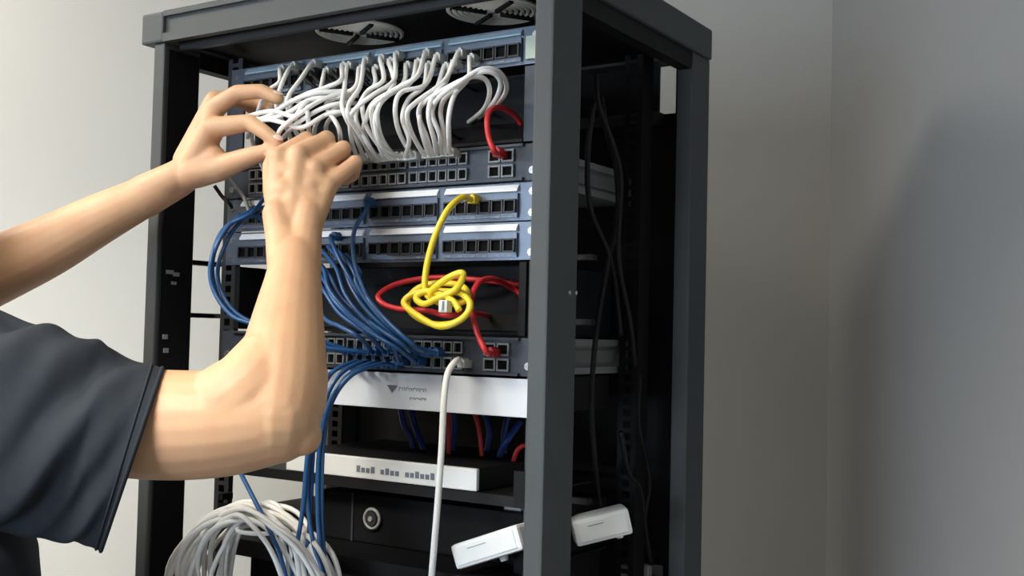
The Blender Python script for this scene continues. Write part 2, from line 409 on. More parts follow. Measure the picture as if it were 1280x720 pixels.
q = PY(661, 58, YF-.003)
MB().bev((q.x-.004, YF-.004, q.z-.014), (q.x+.012, YF-.001, q.z+.012), .001).build('end_bracket', 'pale_green', pp_top)
def switch(label, z0, z1, depth_end):
    s = thing('network_switch', label, 'network switch', (-.3, YF, z0))
    b = MB(); b.bev((-.515, YF, z0+.001), (-.085, depth_end, z1-.001), .0015); b.build('case', 'switch_case', s)
    b = MB(); b.box((-.541, YF-.001, z0+.001), (-.059, YF+.002, z1-.001)); b.box((-.52, YF-.006, z0+.001), (-.08, YF-.001, z0+.004)); b.box((-.52, YF-.006, z1-.004), (-.08, YF-.001, z1-.001))
    b.build('front_panel', 'switch_face', s)
    # grip recess on the right flank
    r = MB(); ya, yb = .15, depth_end-.02; xo = -.085
    r.box((xo, ya-.02, z0+.001), (xo+.008, depth_end, z0+.009)); r.box((xo, ya-.02, z1-.009), (xo+.008, depth_end, z1-.001))
    r.prism([(xo, yb-.006, z0+.009), (xo, depth_end, z0+.009), (xo, depth_end, z1-.009), (xo, yb+.004, z1-.009)], (.008, 0, 0))
    r.build('side_bracket', 'switch_case', s)
    MB().box((xo, ya-.02, z0+.014), (xo+.003, yb-.01, z1-.014)).build('side_rib', 'switch_case_dark', s)
    for row in range(2):
        for k in range(24):
            x = -.492 + k*.0140 + (k//6)*.003
            at(s, 'port', PORT_SW, x, YF-.001, z0+.0120+row*.0180)
        for k in range(2): at(s, 'port', PORT_SF, -.118 + k*.0175, YF-.001, z0+.0125+row*.0170)
    for x in (-.531, -.069): at(s, 'screw', SCREW, x, YF-.001, z0+.012)
    return s
switch('network switch between the white cable fan and the patch panels', *Z['sw1'], .335)
switch('network switch fed by the blue cable bundle, above the white unit', *Z['sw2'], .335)

# cable tray between the top patch panel and the switch
g = thing('cable_manager', 'black cable manager tray behind the drooping white cables', 'cable manager', (-.3, YF+.02, 1.81))
MB().box((-.541, YF+.045, 1.812), (-.059, YF+.048, 1.896)).build('back_plate', 'navy_panel', g)
MB().prism([(-.515, YF, 1.8125), (-.515, YF+.045, 1.8125), (-.515, YF+.045, 1.842), (-.515, YF+.035, 1.842), (-.515, YF, 1.816)], (.43, 0, 0)).build('tray', 'box_charcoal', g)
for x in (-.541, -.083): MB().box((x, YF, 1.8125), (x+.024, YF+.003, 1.896)).build('ear', 'switch_face', g)
for x in (-.43, -.30, -.17):
    MB().tube(smooth_path([(x-.004, YF+.04, 1.885), (x-.004, YF-.008, 1.885), (x-.004, YF-.018, 1.86), (x-.004, YF-.008, 1.826), (x-.004, YF+.04, 1.826)], 5), .002, 6).build('cable_ring', 'rack_dark', g, True)

# recessed black unit behind the yellow coil
g = thing('blank_unit', 'recessed dark unit behind the yellow cable coil', 'network unit', (-.3, .15, 1.5985))
MB().bev((-.515, YF+.045, 1.5985), (-.085, .30, 1.6795), .002).build('case', 'navy_panel', g)
for k in range(9): MB().box((-.49+k*.042, YF+.0435, 1.655), (-.465+k*.042, YF+.045, 1.6575)).build('vent_slot', 'port_black', g)
MB().box((-.50, YF+.042, 1.604), (-.10, YF+.045, 1.622)).build('lower_bezel', 'box_charcoal', g)
for x in (-.524, -.085): MB().box((x, YF+.001, 1.5985), (x+.009, YF+.046, 1.6795)).build('ear', 'rack_dark', g)

# pale rack unit with its print
z0, z1 = Z['wu']
g = thing('rack_appliance', 'pale bluish white rack unit with grey emblem and print', 'network appliance', (-.3, YF, z0))
MB().bev((-.515, YF+.004, z0+.001), (-.085, .30, z1-.001), .0015).build('case', 'box_charcoal', g)
seam = PY(553, 490, YF-.004).x
MB().bev((-.541, YF-.004, z0+.0008), (seam-.0008, YF+.003, z1-.0008), .0012).build('front_cover', 'white_panel', g)
MB().bev((seam+.0008, YF-.004, z0+.0008), (-.059, YF+.003, z1-.0008), .0012).build('front_cover', 'white_panel', g)
def at_face(px, py): return PY(px, py, YF-.0042)
e = MB(); a, b_, c_ = at_face(484, 481), at_face(497, 482), at_face(490, 491)
e.prism([a, b_, c_], (0, -.0004, 0)); e.build('emblem', 'print_grey', g)
def strokes(name, px0, px1, py0, py1, n, h):
    s = MB()
    for k in range(n):
        tt = (k+.5)/n; c = at_face(px0+(px1-px0)*tt, py0+(py1-py0)*tt); w = (at_face(px1, py1).x-at_face(px0, py0).x)/n*.30
        hh = h*(1.0 if k in (0, n-2) else .7)
        s.tube([c+Vector((-w, 0, -hh*.5)), c+Vector((-w, 0, hh*.3)), c+Vector((w*.8, 0, hh*.5 if k % 3 else hh*.2)), c+Vector((w, 0, -hh*.5 if k % 2 else 0))], .00045, 4)
    o = s.build(name, 'print_grey', g); o['kind'] = 'stuff'
strokes('lettering', 498, 533, 485.5, 488, 8, .0052)
strokes('small_lettering', 512, 533, 498, 499.5, 6, .0034)

# shelf with flat silver-fronted box
zs = 1.4235
g = thing('rack_shelf', 'thin black shelf carrying the flat silver-fronted box', 'shelf', (-.3, .2, zs))
MB().box((-.515, YF, zs-.002), (-.085, .34, zs)).build('plate', 'box_charcoal', g)
MB().box((-.515, YF, zs-.012), (-.085, YF+.002, zs-.002)).build('front_lip', 'box_charcoal', g)
for x in (-.541, -.085): MB().box((x, YF, zs-.012), (x+.026, YF+.002, zs+.028)).build('ear', 'rack_dark', g)
xa, xb = -.42, PY(597, 595, YF).x
g = thing('modem_box', 'flat silver-fronted box lying on the thin black shelf', 'modem', ((xa+xb)/2, .18, zs))
MB().bev((xa, YF+.004, zs+.0005), (xb, .27, zs+.0265), .0015).build('case', 'box_charcoal', g)
MB().bev((xa, YF-.002, zs+.001), (xb, YF+.004, zs+.026), .0015).build('front_face', 'silver', g)
s = MB()
x0 = PY(446, 585, YF-.002).x; x1 = PY(545, 592, YF-.002).x
for k in range(16):
    if k in (4, 9): continue
    w = (x1-x0)/16; s.box((x0+k*w, YF-.0026, zs+.0085), (x0+k*w+w*.7, YF-.002, zs+.0085+.0055+.002*(k % 3 == 0)))
o = s.build('face_print', 'print_grey', g); o['kind'] = 'stuff'

# black lower unit with round lock
zc = PY(467, 648, YF+.03)
cl_ = PY(625, 680, .065)
zq = cl_.z - .0325
g = thing('lower_unit', 'black unit with a round grey lock below the shelf', 'network unit', (-.25, .15, zc.z-.05))
xk = PY(402, 640, YF+.03).x
MB().bev((xk, YF+.03, zq+.0005), (-.085, .30, zc.z+.028), .002).build('case', 'box_black', g)
xe = PY(440, 640, YF+.03).x
MB().box((xe, YF+.0285, zq+.001), (xe+.003, YF+.03, zc.z+.028)).build('edge_strip', 'rail', g)
l = MB(); c = zc
l.tube([(c.x + .0115*math.cos(a*2*PI/28), YF+.027, c.z + .0115*math.sin(a*2*PI/28)) for a in range(28)], .0022, 6, closed=True)
lk = l.build('lock_ring', 'cable_grey', g, True)
MB().cyl((c.x, YF+.03, c.z), (c.x, YF+.024, c.z), .0095, .0085, 20).build('lock_barrel', 'rail', lk)
MB().cyl((c.x, YF+.024, c.z), (c.x, YF+.0225, c.z), .0035, .003, 12).build('key_slot', 'cable_grey', lk)
# deep bottom shelf
g = thing('lower_shelf', 'deep black shelf near the bottom edge carrying white boxes', 'shelf', (-.3, .15, zq))
MB().box((-.522, .035, zq-.003), (-.078, .29, zq)).build('plate', 'box_black', g)
MB().box((-.522, .035, zq-.02), (-.078, .038, zq-.003)).build('front_lip', 'box_black', g)
for x in (-.541, -.083): MB().box((x, YF+.001, zq-.02), (x+.024, YF+.0035, zq+.03)).build('ear', 'box_black', g)
g = thing('storage_unit', 'black unit below the bottom shelf, glimpsed through the white coil', 'network unit', (-.3, .2, zq-.16))
MB().bev((-.518, .12, zq-.16), (-.082, .28, zq-.004), .002).build('case', 'box_black', g)
for k in range(6): MB().box((-.50+k*.07, .1185, zq-.15), (-.44+k*.07, .12, zq-.03)).build('drive_bay', 'box_charcoal', g)
for x in (-.541, -.085): MB().box((x, YF+.001, zq-.16), (x+.026, YF+.0035, zq-.024)).build('ear', 'box_black', g)
zw = PY(330, 634, .12).z
g = thing('side_unit', 'small black unit behind the white cable coil', 'network unit', (-.46, .2, zq))
MB().bev((-.518, .12, zq+.0005), (xk-.004, .28, zw), .002).build('case', 'box_black', g)
for k in range(4): MB().box((-.51+k*.02, .1185, zq+.01), (-.50+k*.02, .12, zw-.01)).build('vent_slot', 'port_black', g)

# tilted white plastic boxes
def white_box(label, c, size, rot, notch, prop):
    g = thing('wireless_router', label, 'router', (c.x, c.y, c.z))
    M_ = Matrix.Translation(c) @ rot.to_4x4(); a, b, d = size
    MB().bev((-a, -b, -d), (a, b, d), .004, M_).build('case', 'white_plastic', g, False)
    MB().bev((-a*.86, -b-.0008, -d*.72), (a*.86, -b+.002, d*.72), .0006, M_).build('front_face', 'white_plastic', g)
    MB().box((-a*.5, -b-.0012, d*.35), (a*.05, -b-.0006, d*.42), M_).build('print_line', 'cable_grey', g)
    q = M_ @ Vector((notch, 0, -d)); MB().cyl(q, q - rot @ Vector((0, 0, .005)), .005, .004, 10).build('foot', 'white_plastic', g)
    return g
white_box('tilted white plastic box left of the front post', cl_, (.045, .028, .0135), Matrix.Rotation(math.radians(-21), 3, 'Y') , .0, True)
cr_ = PX(750, 656, -.055)
rr = Matrix.Rotation(math.radians(38), 3, 'Z') @ Matrix.Rotation(math.radians(-14), 3, 'Y')
white_box('tilted white plastic box seen through the open rack side', cr_, (.034, .020, .0155), rr, .02, True)

# power strip with plugs low at the right
g = thing('power_strip', 'grey power strip with plugs at the foot of the open side', 'power strip', (-.05, .3, zq))
ps = PX(800, 716, -.06)
MB().bev((ps.x-.015, ps.y-.075, ps.z-.05), (ps.x+.012, ps.y+.05, ps.z-.012), .003).build('body', 'box_charcoal', g)
for px, w in ((789, .011), (806, .006), (824, .007)):
    q = PX(px, 711, -.06); MB().bev((q.x-.01, q.y-w, ps.z-.013), (q.x+.008, q.y+w, q.z+.006), .002).build('plug', 'cable_grey', g)

# ------------------------------------------------------------------ cables
PLUG = {'clear': 'plug_clear', 'dark': 'plug_dark', 'red': 'cable_red', 'blue': 'cable_blue', 'yellow': 'cable_yellow'}
def cable(pts, m, r=.0028, label='', cat='cable', group=None, name='patch_cable', plugs=(None, None), seg=7, per=9, raw=False):
    P = [Vector(p) if raw or len(p) == 3 and isinstance(p, Vector) else PY(*p) for p in pts]
    o = thing(name, label, cat, P[0], group)
    path = P[:]
    if plugs[0]: path = [P[0] + Vector((0, -.014, 0))] + P[1:]
    if plugs[1]: path = path[:-1] + [P[-1] + Vector((0, -.014, 0))]
    if plugs[0]: path = [P[0] + Vector((0, -.004, 0))] + path
    if plugs[1]: path = path + [P[-1] + Vector((0, -.004, 0))]
    MB().tube(smooth_path(path, per), r, seg).build('cord', m, o, True)
    for pl, q in ((plugs[0], P[0]), (plugs[1], P[-1])):
        if pl:
            b = MB(); b.bev((q.x-.0048, q.y-.013, q.z-.0042), (q.x+.0048, q.y+.006, q.z+.0042), .0008); b.box((q.x-.002, q.y-.012, q.z+.0042), (q.x+.002, q.y, q.z+.0062))
            b.build('plug', PLUG[pl], o)
    return o
def zpx(zs): return [(320 + x/3.765, 60 + y/3.765, d) for x, y, d in zs]
FAN_L = 'white patch cable in the drooping fan below the top patch panel'
FAN_G = 'white patch cables in the drooping fan'
F_, B_ = YF-.004, YF-.03
fan = [
 [(465,95,F_),(415,200,.02),(405,270,.0),(425,330,.0),(470,420,.03),(545,525,F_)],
 [(545,70,F_),(490,180,.02),(440,260,.0),(436,320,-.005),(500,430,.03),(580,525,F_)],
 [(690,45,F_),(650,150,.03),(560,215,.005),(480,275,-.005),(445,330,.0),(450,430,.03),(515,530,F_)],
 [(660,75,F_),(650,165,.03),(600,235,.0),(545,285,-.006),(560,400,.02),(640,525,F_)],
 [(790,80,F_),(730,160,.03),(620,225,.005),(572,300,-.005),(590,420,.02),(690,520,F_)],
 [(880,55,F_),(800,170,.03),(690,205,.01),(656,275,.0),(672,390,.02),(770,515,F_)],
 [(985,35,F_),(890,150,.03),(760,250,.005),(712,305,-.005),(730,395,.015),(825,510,F_)],
 [(960,80,F_),(890,165,.03),(830,235,.01),(812,320,.0),(838,430,.02),(885,505,F_)],
 [(1040,60,F_),(1000,140,.03),(935,220,.01),(908,320,.0),(908,420,.015),(945,500,F_)],
 [(740,95,F_),(690,170,.04),(560,250,.02),(520,330,.01),(510,400,.03),(600,530,F_)],
 [(590,110,F_),(560,170,.04),(500,240,.03),(470,330,.02),(520,440,.03),(610,528,F_)],
 [(840,95,F_),(790,180,.04),(720,240,.03),(690,330,.02),(720,430,.03),(740,520,F_)],
 [(920,100,F_),(850,190,.04),(780,260,.03),(770,340,.02),(790,430,.03),(850,508,F_)],
 [(620,60,F_),(600,150,.03),(530,200,.02),(500,260,.01),(525,380,.02),(660,522,F_)],
 [(830,35,F_),(760,130,.02),(680,180,.01),(600,235,.0),(560,330,.0),(590,460,.02),(715,520,F_)],
]
ORD = ['first', 'second', 'third', 'fourth', 'fifth', 'sixth', 'seventh', 'eighth', 'ninth', 'tenth', 'eleventh', 'twelfth', 'thirteenth', 'fourteenth', 'fifteenth']
for i, z in enumerate(sorted(fan, key=lambda z: -z[-1][0])):
    cable(zpx(z), 'cable_white', label='white patch cable of the drooping fan, %s from right at the switch' % ORD[i], group=FAN_G, plugs=('clear', 'clear'))
loops = [
 [(905,500,F_),(865,410,.03),(830,310,.015),(860,235,.005),(960,160,.002),(1060,100,.012),(1140,110,.03),(1180,180,.05),(1150,250,.08),(1090,300,.124)],
 [(865,505,F_),(800,410,.03),(765,310,.02),(800,250,.012),(930,170,.012),(1020,135,.02),(1080,150,.035),(1100,210,.05),(1070,290,.08),(1000,350,.124)],
 [(925,500,F_),(885,400,.035),(870,300,.025),(900,225,.015),(1030,125,.01),(1110,115,.02),(1150,160,.035),(1135,230,.05),(1090,290,.08),(1050,330,.124)],
]
for z in loops: cable(zpx(z), 'cable_white', label='white cable looping round to the right above the red cable', group='white cables looping to the right', plugs=('clear', None))
TAN_L = 'white patch cable in the tangle between the two hands and the fan'
tang = [
 [(205,95,F_),(135,140,.02),(105,220,.0),(100,300,.0),(160,420,.03),(180,560,F_)],
 [(300,85,F_),(205,155,.02),(155,225,.0),(150,285,.0),(220,400,.03),(230,560,F_)],
 [(470,205,.04),(400,205,.02),(280,212,.0),(170,250,-.01),(60,320,-.02),(0,345,-.01),(-40,420,.03)],
 [(480,225,.04),(400,215,.02),(300,250,.0),(215,305,-.015),(115,385,-.02),(90,470,.02)],
 [(470,260,.04),(390,262,.01),(300,290,.0),(200,350,-.01),(130,420,.02)],
 [(360,120,F_),(300,200,.02),(245,265,-.005),(245,330,-.01),(252,420,.02),(300,540,F_)],
 [(430,300,.04),(370,318,.03),(332,360,.03),(332,420,.045),(360,520,F_)],
 [(-60,330,-.02),(20,305,-.02),(90,298,-.02),(180,320,-.015),(230,260,-.01),(330,215,.02),(430,200,.04)],
 [(-30,360,-.02),(50,338,-.02),(120,350,-.02),(210,375,-.01),(300,330,.0),(400,270,.03)],
 [(450,240,.04),(350,235,.01),(250,245,-.005),(160,300,-.015),(60,335,-.02),(-20,330,-.02)],
 [(480,290,.04),(400,300,.01),(340,310,.005),(290,345,.02),(280,420,.045),(400,540,F_)],
 [(150,110,F_),(110,160,.03),(60,200,.02),(20,270,.01),(0,340,.02),(-20,430,.05),(70,570,F_)],
 [(440,95,F_),(400,150,.03),(330,185,.02),(230,220,.01),(160,270,.0),(180,380,.02),(330,540,F_)],
 [(520,110,F_),(470,180,.03),(400,225,.02),(330,270,.01),(390,380,.01),(440,520,F_)],
]
for z in tang: cable(zpx(z), 'cable_white' if z[0][2] != .04 else 'cable_white', label=TAN_L, group='white patch cables in the tangle', plugs=('clear' if z[0][2] == F_ else None, 'clear' if z[-1][2] == F_ else None))
# dark cables lying under the top panel
for k in range(9):
    x = 250 + k*52 + random.uniform(-10, 10)
    cable(zpx([(x, 125, F_), (x+8, 165, .05), (x+60, 200, .06), (x+110, 190, .10)]), 'cable_black', .0026, 'short black cable tucked behind the white cables under the top panel', group='black cables under the top patch panel', plugs=('dark', None))

cable([(597,251,F_),(577,247,.045),(560,262,.025),(545,292,.015),(535,325,.012),(531,357,.012),(537,372,.012),(560,380,.015),(584,374,.02),(578,358,.03),(548,354,.03),(522,361,.022),(509,378,.012),(518,394,.008),(545,406,.006),(574,401,.01),(587,384,.016),(580,368,.02),(550,364,.02),(520,366,.014),(505,378,.006),(520,393,.002),(550,408,.0),(578,398,.004),(588,380,.01),(572,365,.014),(548,372,.012),(538,366,.006),(556,350,.002),(575,341,.002),(579,346,.004),(569,362,.006),(548,372,.004),(530,380,.004),(520,372,.006),(532,364,.008),(552,368,.008),(568,378,.004),(574,388,.002)],
      'cable_yellow', .0037, 'yellow patch cable tied in a bunched coil', name='patch_cable', plugs=('yellow', None), per=7)
q = PY(557, 380, .0)
g = thing('cable_plug', 'clear plastic plug dangling inside the yellow coil', 'plug', q)
MB().bev((q.x-.005, q.y-.006, q.z-.009), (q.x+.006, q.y+.004, q.z+.004), .001).build('body', 'plug_clear', g)
MB().box((q.x-.002, q.y-.009, q.z-.006), (q.x+.002, q.y-.006, q.z+.003)).build('clip', 'plug_clear', g)
# red cables
cable([(628,193,F_-.001),(618,190,.03),(611,172,.028),(609,150,.03),(614,137,.045),(628,135,.075),(645,146,.10),(656,165,.12)], 'cable_red', .0033, 'red patch cable at the right end of the upper switch', plugs=('red', None))
cable([(620,441,F_-.001),(608,440,.03),(598,420,.028),(590,390,.028),(590,370,.03),(600,352,.05),(618,349,.08),(640,360,.115),(655,372,.122)], 'cable_red', .0033, 'red patch cable hanging to the right of the yellow coil', plugs=('red', None))
cable([(650,356,.122),(600,350,.10),(545,347,.085),(500,354,.06),(474,368,.03),(478,379,.02),(498,386,.02),(530,388,.022),(560,394,.022),(590,392,.06),(610,395,.12)], 'cable_red', .0033, 'red cable looping behind the yellow coil')
# blue cables
BL = 'cable_blue'
G1 = 'blue cables of the bundle above the lower switch'
bun = [
 [(405,338),(412,362),(440,395),(480,425),(500,438)], [(405,350),(420,378),(455,410),(500,437),(515,440)],
 [(428,330),(440,360),(462,392),(500,425),(530,440)], [(440,335),(450,358),(475,392),(515,430),(545,441)],
 [(404,362),(425,392),(460,418),(490,440)], [(450,340),(445,352),(465,385),(500,420),(538,441)],
 [(408,400),(425,408),(450,422),(475,440)], [(412,345),(430,375),(470,408),(505,432),(522,440)],
 [(420,335),(432,368),(455,398),(488,428),(508,452)],
]
for i, b in enumerate(bun):
    n = len(b); P = [(b[0][0]-18, b[0][1]-22, .06)]
    for k, (x, y) in enumerate(b):
        P.append((x, y, F_ if k == n-1 else [.035, .018, .012, .02][k] + random.uniform(-.006, .006)))
    cable(P, BL, .0027, 'blue patch cable in the bundle sweeping down to the lower switch', group=G1, plugs=(None, 'blue'))
cable([(424,297,F_),(414,300,.045),(425,325,.03),(440,352,.02),(462,392,.018),(495,430,.03),(528,452,F_)], BL, .0027, 'blue cable dropping from the left half of the lower label-strip patch panel', plugs=('blue', 'blue'))
cable([(466,254,F_),(458,262,.045),(444,285,.03),(441,310,.025),(448,345,.02),(470,390,.016),(510,428,.03),(552,441,F_)], BL, .0027, 'blue cable dropping from the left half of the yellow cable patch panel', plugs=('blue', 'blue'))
for i, b in enumerate([
 [(345,262,F_),(318,262,.03),(288,280,.0),(268,315,-.02),(267,352,-.02),(282,386,-.015),(312,404,.0),(370,425,.02),(440,440,F_)],
 [(350,300,F_),(322,270,.03),(296,282,.01),(276,320,-.01),(273,352,-.01),(288,384,-.01),(318,404,.0),(375,418,.02),(452,440,F_)],
 [(340,250,F_),(315,266,.02),(280,286,-.005),(264,325,-.025),(266,360,-.025),(288,393,-.02),(318,406,-.01),(380,430,.02),(465,440,F_)]]):
    cable(b, BL, .0027, 'blue cable bowing out past the left rail beside the forearm', group='blue cables bowing out at the left', plugs=('blue', 'blue'))
low = [
 [(475,456,F_),(455,452,.04),(425,468,.01),(405,505,-.005),(392,560,-.01),(388,640,-.015),(382,715,-.015),(375,830,.0),(380,960,.08)],
 [(488,456,F_),(462,455,.04),(432,472,.01),(411,505,-.005),(399,560,-.01),(397,640,-.015),(402,715,-.015),(404,830,.0),(400,960,.08)],
 [(462,457,F_),(445,452,.04),(415,466,.01),(399,500,-.005),(388,555,-.015),(384,620,-.02),(392,680,-.02),(405,725,-.02),(412,830,.0),(410,960,.08)],
 [(500,456,F_),(472,456,.04),(438,470,.01),(414,505,.0),(404,555,-.005),(402,640,-.01),(406,715,-.01),(408,830,.0),(412,960,.08)],
 [(450,458,F_),(436,455,.04),(410,470,.005),(396,505,-.01),(385,565,-.02),(378,640,-.025),(368,700,-.025),(360,760,-.01),(362,960,.08)],
]
for b in low: cable(b, BL, .0027, 'blue cable falling from the lower switch past the white appliance', group='blue cables falling past the white appliance', plugs=('blue', None))
cable([(285,560,.02),(300,590,-.02),(318,625,-.035),(338,665,-.045),(353,705,-.045),(362,760,-.03),(370,900,.06)], BL, .0027, 'lone blue cable slanting across the front of the white coil')
# white cable hanging in front of the pale unit
cable([(584,455,F_),(572,450,.045),(560,466,.025),(555,500,.015),(552,560,.012),(547,630,.012),(540,715,.012),(532,820,.02),(535,940,.08)], 'cable_white', .0036, 'single white cable hanging straight down across the pale unit', plugs=('clear', None))
# grey leads by the left rail
cable([(284,214,.05),(292,228,.06),(305,246,.07),(322,266,F_)], 'cable_grey', .0026, 'short grey lead slanting behind the raised wrists', plugs=(None, 'dark'))
cable([(268,232,.06),(278,246,.07),(288,256,.075),(296,270,.09)], 'cable_black', .0026, 'short black lead hanging on the left rail')
# cables deep in the rack
for b in [[(500,505,.2),(505,530,.2),(515,552,.2),(520,600,.2)], [(512,505,.2),(518,530,.21),(528,560,.2),(532,600,.2)], [(650,528,.22),(636,548,.2),(626,566,.2),(620,600,.2)], [(565,505,.22),(568,540,.22),(560,600,.2)], [(605,515,.25),(612,545,.25),(600,600,.24)], [(640,505,.25),(630,545,.24),(634,600,.24)], [(560,612,.2),(580,628,.2),(592,645,.2),(596,680,.22)]]:
    cable(b, 'cable_deep_blue', .0042, 'deep blue cable hanging inside the rack behind the flat box', group='deep blue cables inside the rack')
for b in [[(559,505,.18),(561,540,.18),(560,600,.18)], [(592,510,.19),(600,545,.19),(604,600,.19)], [(655,556,.17),(645,566,.17),(636,600,.17)]]:
    cable(b, 'cable_red', .003, 'red cable hanging inside the rack behind the flat box', group='red cables inside the rack')
cable([(598,606,.17),(604,625,.16),(622,640,.15),(655,646,.14)], 'cable_red', .003, 'red cable curling below the flat box towards the front post')
cable([(603,625,.17),(612,650,.16),(618,690,.16)], 'cable_red', .003, 'red cable dropping behind the tilted white box left of the post')
g_ = PY(645, 632, .13)
g = thing('cable_plug', 'grey plug beside the front post under the shelf', 'plug', g_)
MB().bev((g_.x-.012, g_.y-.008, g_.z-.008), (g_.x+.012, g_.y+.008, g_.z+.008), .003).build('body', 'cable_grey', g)
MB().cyl((g_.x+.012, g_.y, g_.z), (g_.x+.03, g_.y, g_.z-.006), .004, .003, 8).build('cord_stub', 'cable_grey', g)
for b in [[(745,92,-.06),(748,130,-.05),(766,180,-.05),(776,225,-.045),(773,300,-.05),(776,345,-.05),(790,420,-.05),(800,560,-.06),(795,700,-.06)],
          [(752,120,-.08),(760,170,-.07),(770,210,-.065),(772,270,-.06),(760,330,-.06),(745,420,-.06),(740,520,-.06),(750,640,-.09)],
          [(800,470,-.05),(798,530,-.05),(812,600,-.05),(806,650,-.05),(815,705,-.05)],
          [(776,540,-.05),(786,590,-.05),(800,610,-.05),(806,660,-.05)],
          [(742,130,-.05),(735,190,-.05),(738,260,-.06),(765,330,-.06),(776,420,-.06)]]:
    cable([PX(*p) for p in b], 'cable_black', .0034, 'black cable running down inside the open right side', group='black cables inside the open right side')

# ------------------------------------------------------------------ coil of white cable
cc = PY(312, 752, -.02)
g = thing('cable_coil', 'bundled coil of white cable hanging at the lower left of the rack', 'cable coil', (cc.x, cc.y, cc.z-.13))
rnd = random.Random(3)
path = []; N = 27
sx_ = (PY(412, 752, -.02).x - PY(212, 752, -.02).x)/2
for k in range(N):
    rx = sx_*rnd.uniform(.46, 1.0); rz = .108*rnd.uniform(.66, 1.02); ox = rnd.uniform(-.012, .012) + (1-rx/sx_)*.012; oz = rnd.uniform(-.008, .004) + (.108-rz)*.75; oy = rnd.uniform(-.028, .03)
    for a in range(14):
        th = 2*PI*a/14 + PI*1.5; w = 1+rnd.uniform(-.03, .03)
        path.append(cc + Vector((ox + rx*w*math.cos(th), oy + .012*math.sin(th*2+k), oz + rz*w*math.sin(th))))
MB().tube(smooth_path(path, 4), .0031, 6).build('cord', 'cable_white', g, True)
MB().tube([(cc.x+.02+.03*math.cos(a*PI/8), cc.y+.002+.034*math.sin(a*PI/8), cc.z+.085) for a in range(16)], .0025, 6, closed=True).build('tie', 'cable_white', g, True)

# ------------------------------------------------------------------ the person
sh_r = W(-60, 445, 1.13); sh_l = CAM + RIGHT*-.87 - UP*.15 + FWD*1.33
mid = (sh_r + sh_l)/2
LV = (sh_l - sh_r); LV.z = 0; LV.normalize(); FV = LV.cross(Vector((0,0,1)))     # left, facing
base = mid - FV*.05; base.z = 0
person = thing('person', 'person in a dark T-shirt reaching both bare arms into the white cables', 'person', base)
B = MB()
def chain(pts):
    for (a, b) in zip(pts[:-1], pts[1:]): B.capsule(W(*a[:3]), W(*b[:3]), a[3], b[3])
def limb(pts, per=6):
    # smooth tapering limb: one dense tube through the joints, rounded at both ends
    P = smooth_path([W(*p[:3]) if len(p) == 4 else p[0] for p in pts], per); R_ = [v.x for v in smooth_path([(p[-1], 0, 0) for p in pts], per)]
    B.tube(P, R_, 20); B.ellipsoid(P[0], R_[0], R_[0], R_[0]); B.ellipsoid(P[-1], R_[-1], R_[-1], R_[-1])
# near arm
limb([(-75,480,1.15,.045),(20,506,1.13,.0500),(110,524,1.108,.0525),(200,531,1.09,.0535),(280,530,1.078,.0505),(345,524,1.07,.0425)])
limb([(345,524,1.07,.0425),(351,490,1.082,.0430),(354,450,1.10,.0420),(360,400,1.138,.0360),(366,355,1.175,.0300),(369,325,1.205,.0262)])
limb([(378,545,1.066,.019),(366,520,1.072,.032),(360,470,1.09,.039)])
limb([(292,512,1.078,.0480),(318,492,1.080,.0460),(340,462,1.093,.0420)])
for dx in (-11, 11): chain([(368+dx*.6,335,1.195,.0235),(367+dx*1.25,296,1.23,.0190),(366+dx*1.7,268,1.243,.0175)])
hand_r = dict(
 idx=[(352,275,1.243,.0150),(349,198,1.280,.0135),(383,175,1.300,.0098),(380,190,1.324,.0086),(362,194,1.318,.0078)],
 mid=[(364,274,1.240,.0150),(374,193,1.275,.0125),(408,174,1.295,.0098),(406,193,1.320,.0086),(390,204,1.325,.0078)],
 rng=[(376,276,1.240,.0150),(394,211,1.270,.0120),(429,186,1.290,.0094),(427,206,1.315,.0083),(412,213,1.320,.0076)],
 pky=[(388,282,1.238,.0140),(410,232,1.266,.0115),(444,203,1.280,.0084),(442,219,1.303,.0074),(430,226,1.308,.0068)],
 thm=[(352,284,1.243,.0150),(345,236,1.268,.0150),(340,208,1.298,.0115),(346,190,1.306,.0085)])
for c in hand_r.values(): chain(c)
chain([(349,240,1.262,.0150),(352,205,1.277,.0130)]); chain([(356,240,1.256,.0160),(390,250,1.252,.0140)]); chain([(358,215,1.268,.0130),(398,228,1.262,.0120)]); chain([(352,200,1.278,.0120),(376,198,1.274,.0115)])
# knuckles and tendons of the near hand
for k in ('idx', 'mid', 'rng', 'pky'):
    c = hand_r[k]; n_ = 1.0
    B.ellipsoid(W(c[1][0], c[1][1], c[1][2]-.0035), c[1][3]*.98, c[1][3]*.98, c[1][3]*.98)
    chain([(c[0][0], c[0][1]-6, c[0][2]-.0098, .0045), (c[1][0], c[1][1]+8, c[1][2]-.0092, .0045)])
    B.ellipsoid(W(c[2][0], c[2][1], c[2][2]), c[2][3]*1.10, c[2][3]*1.10, c[2][3]*1.10)
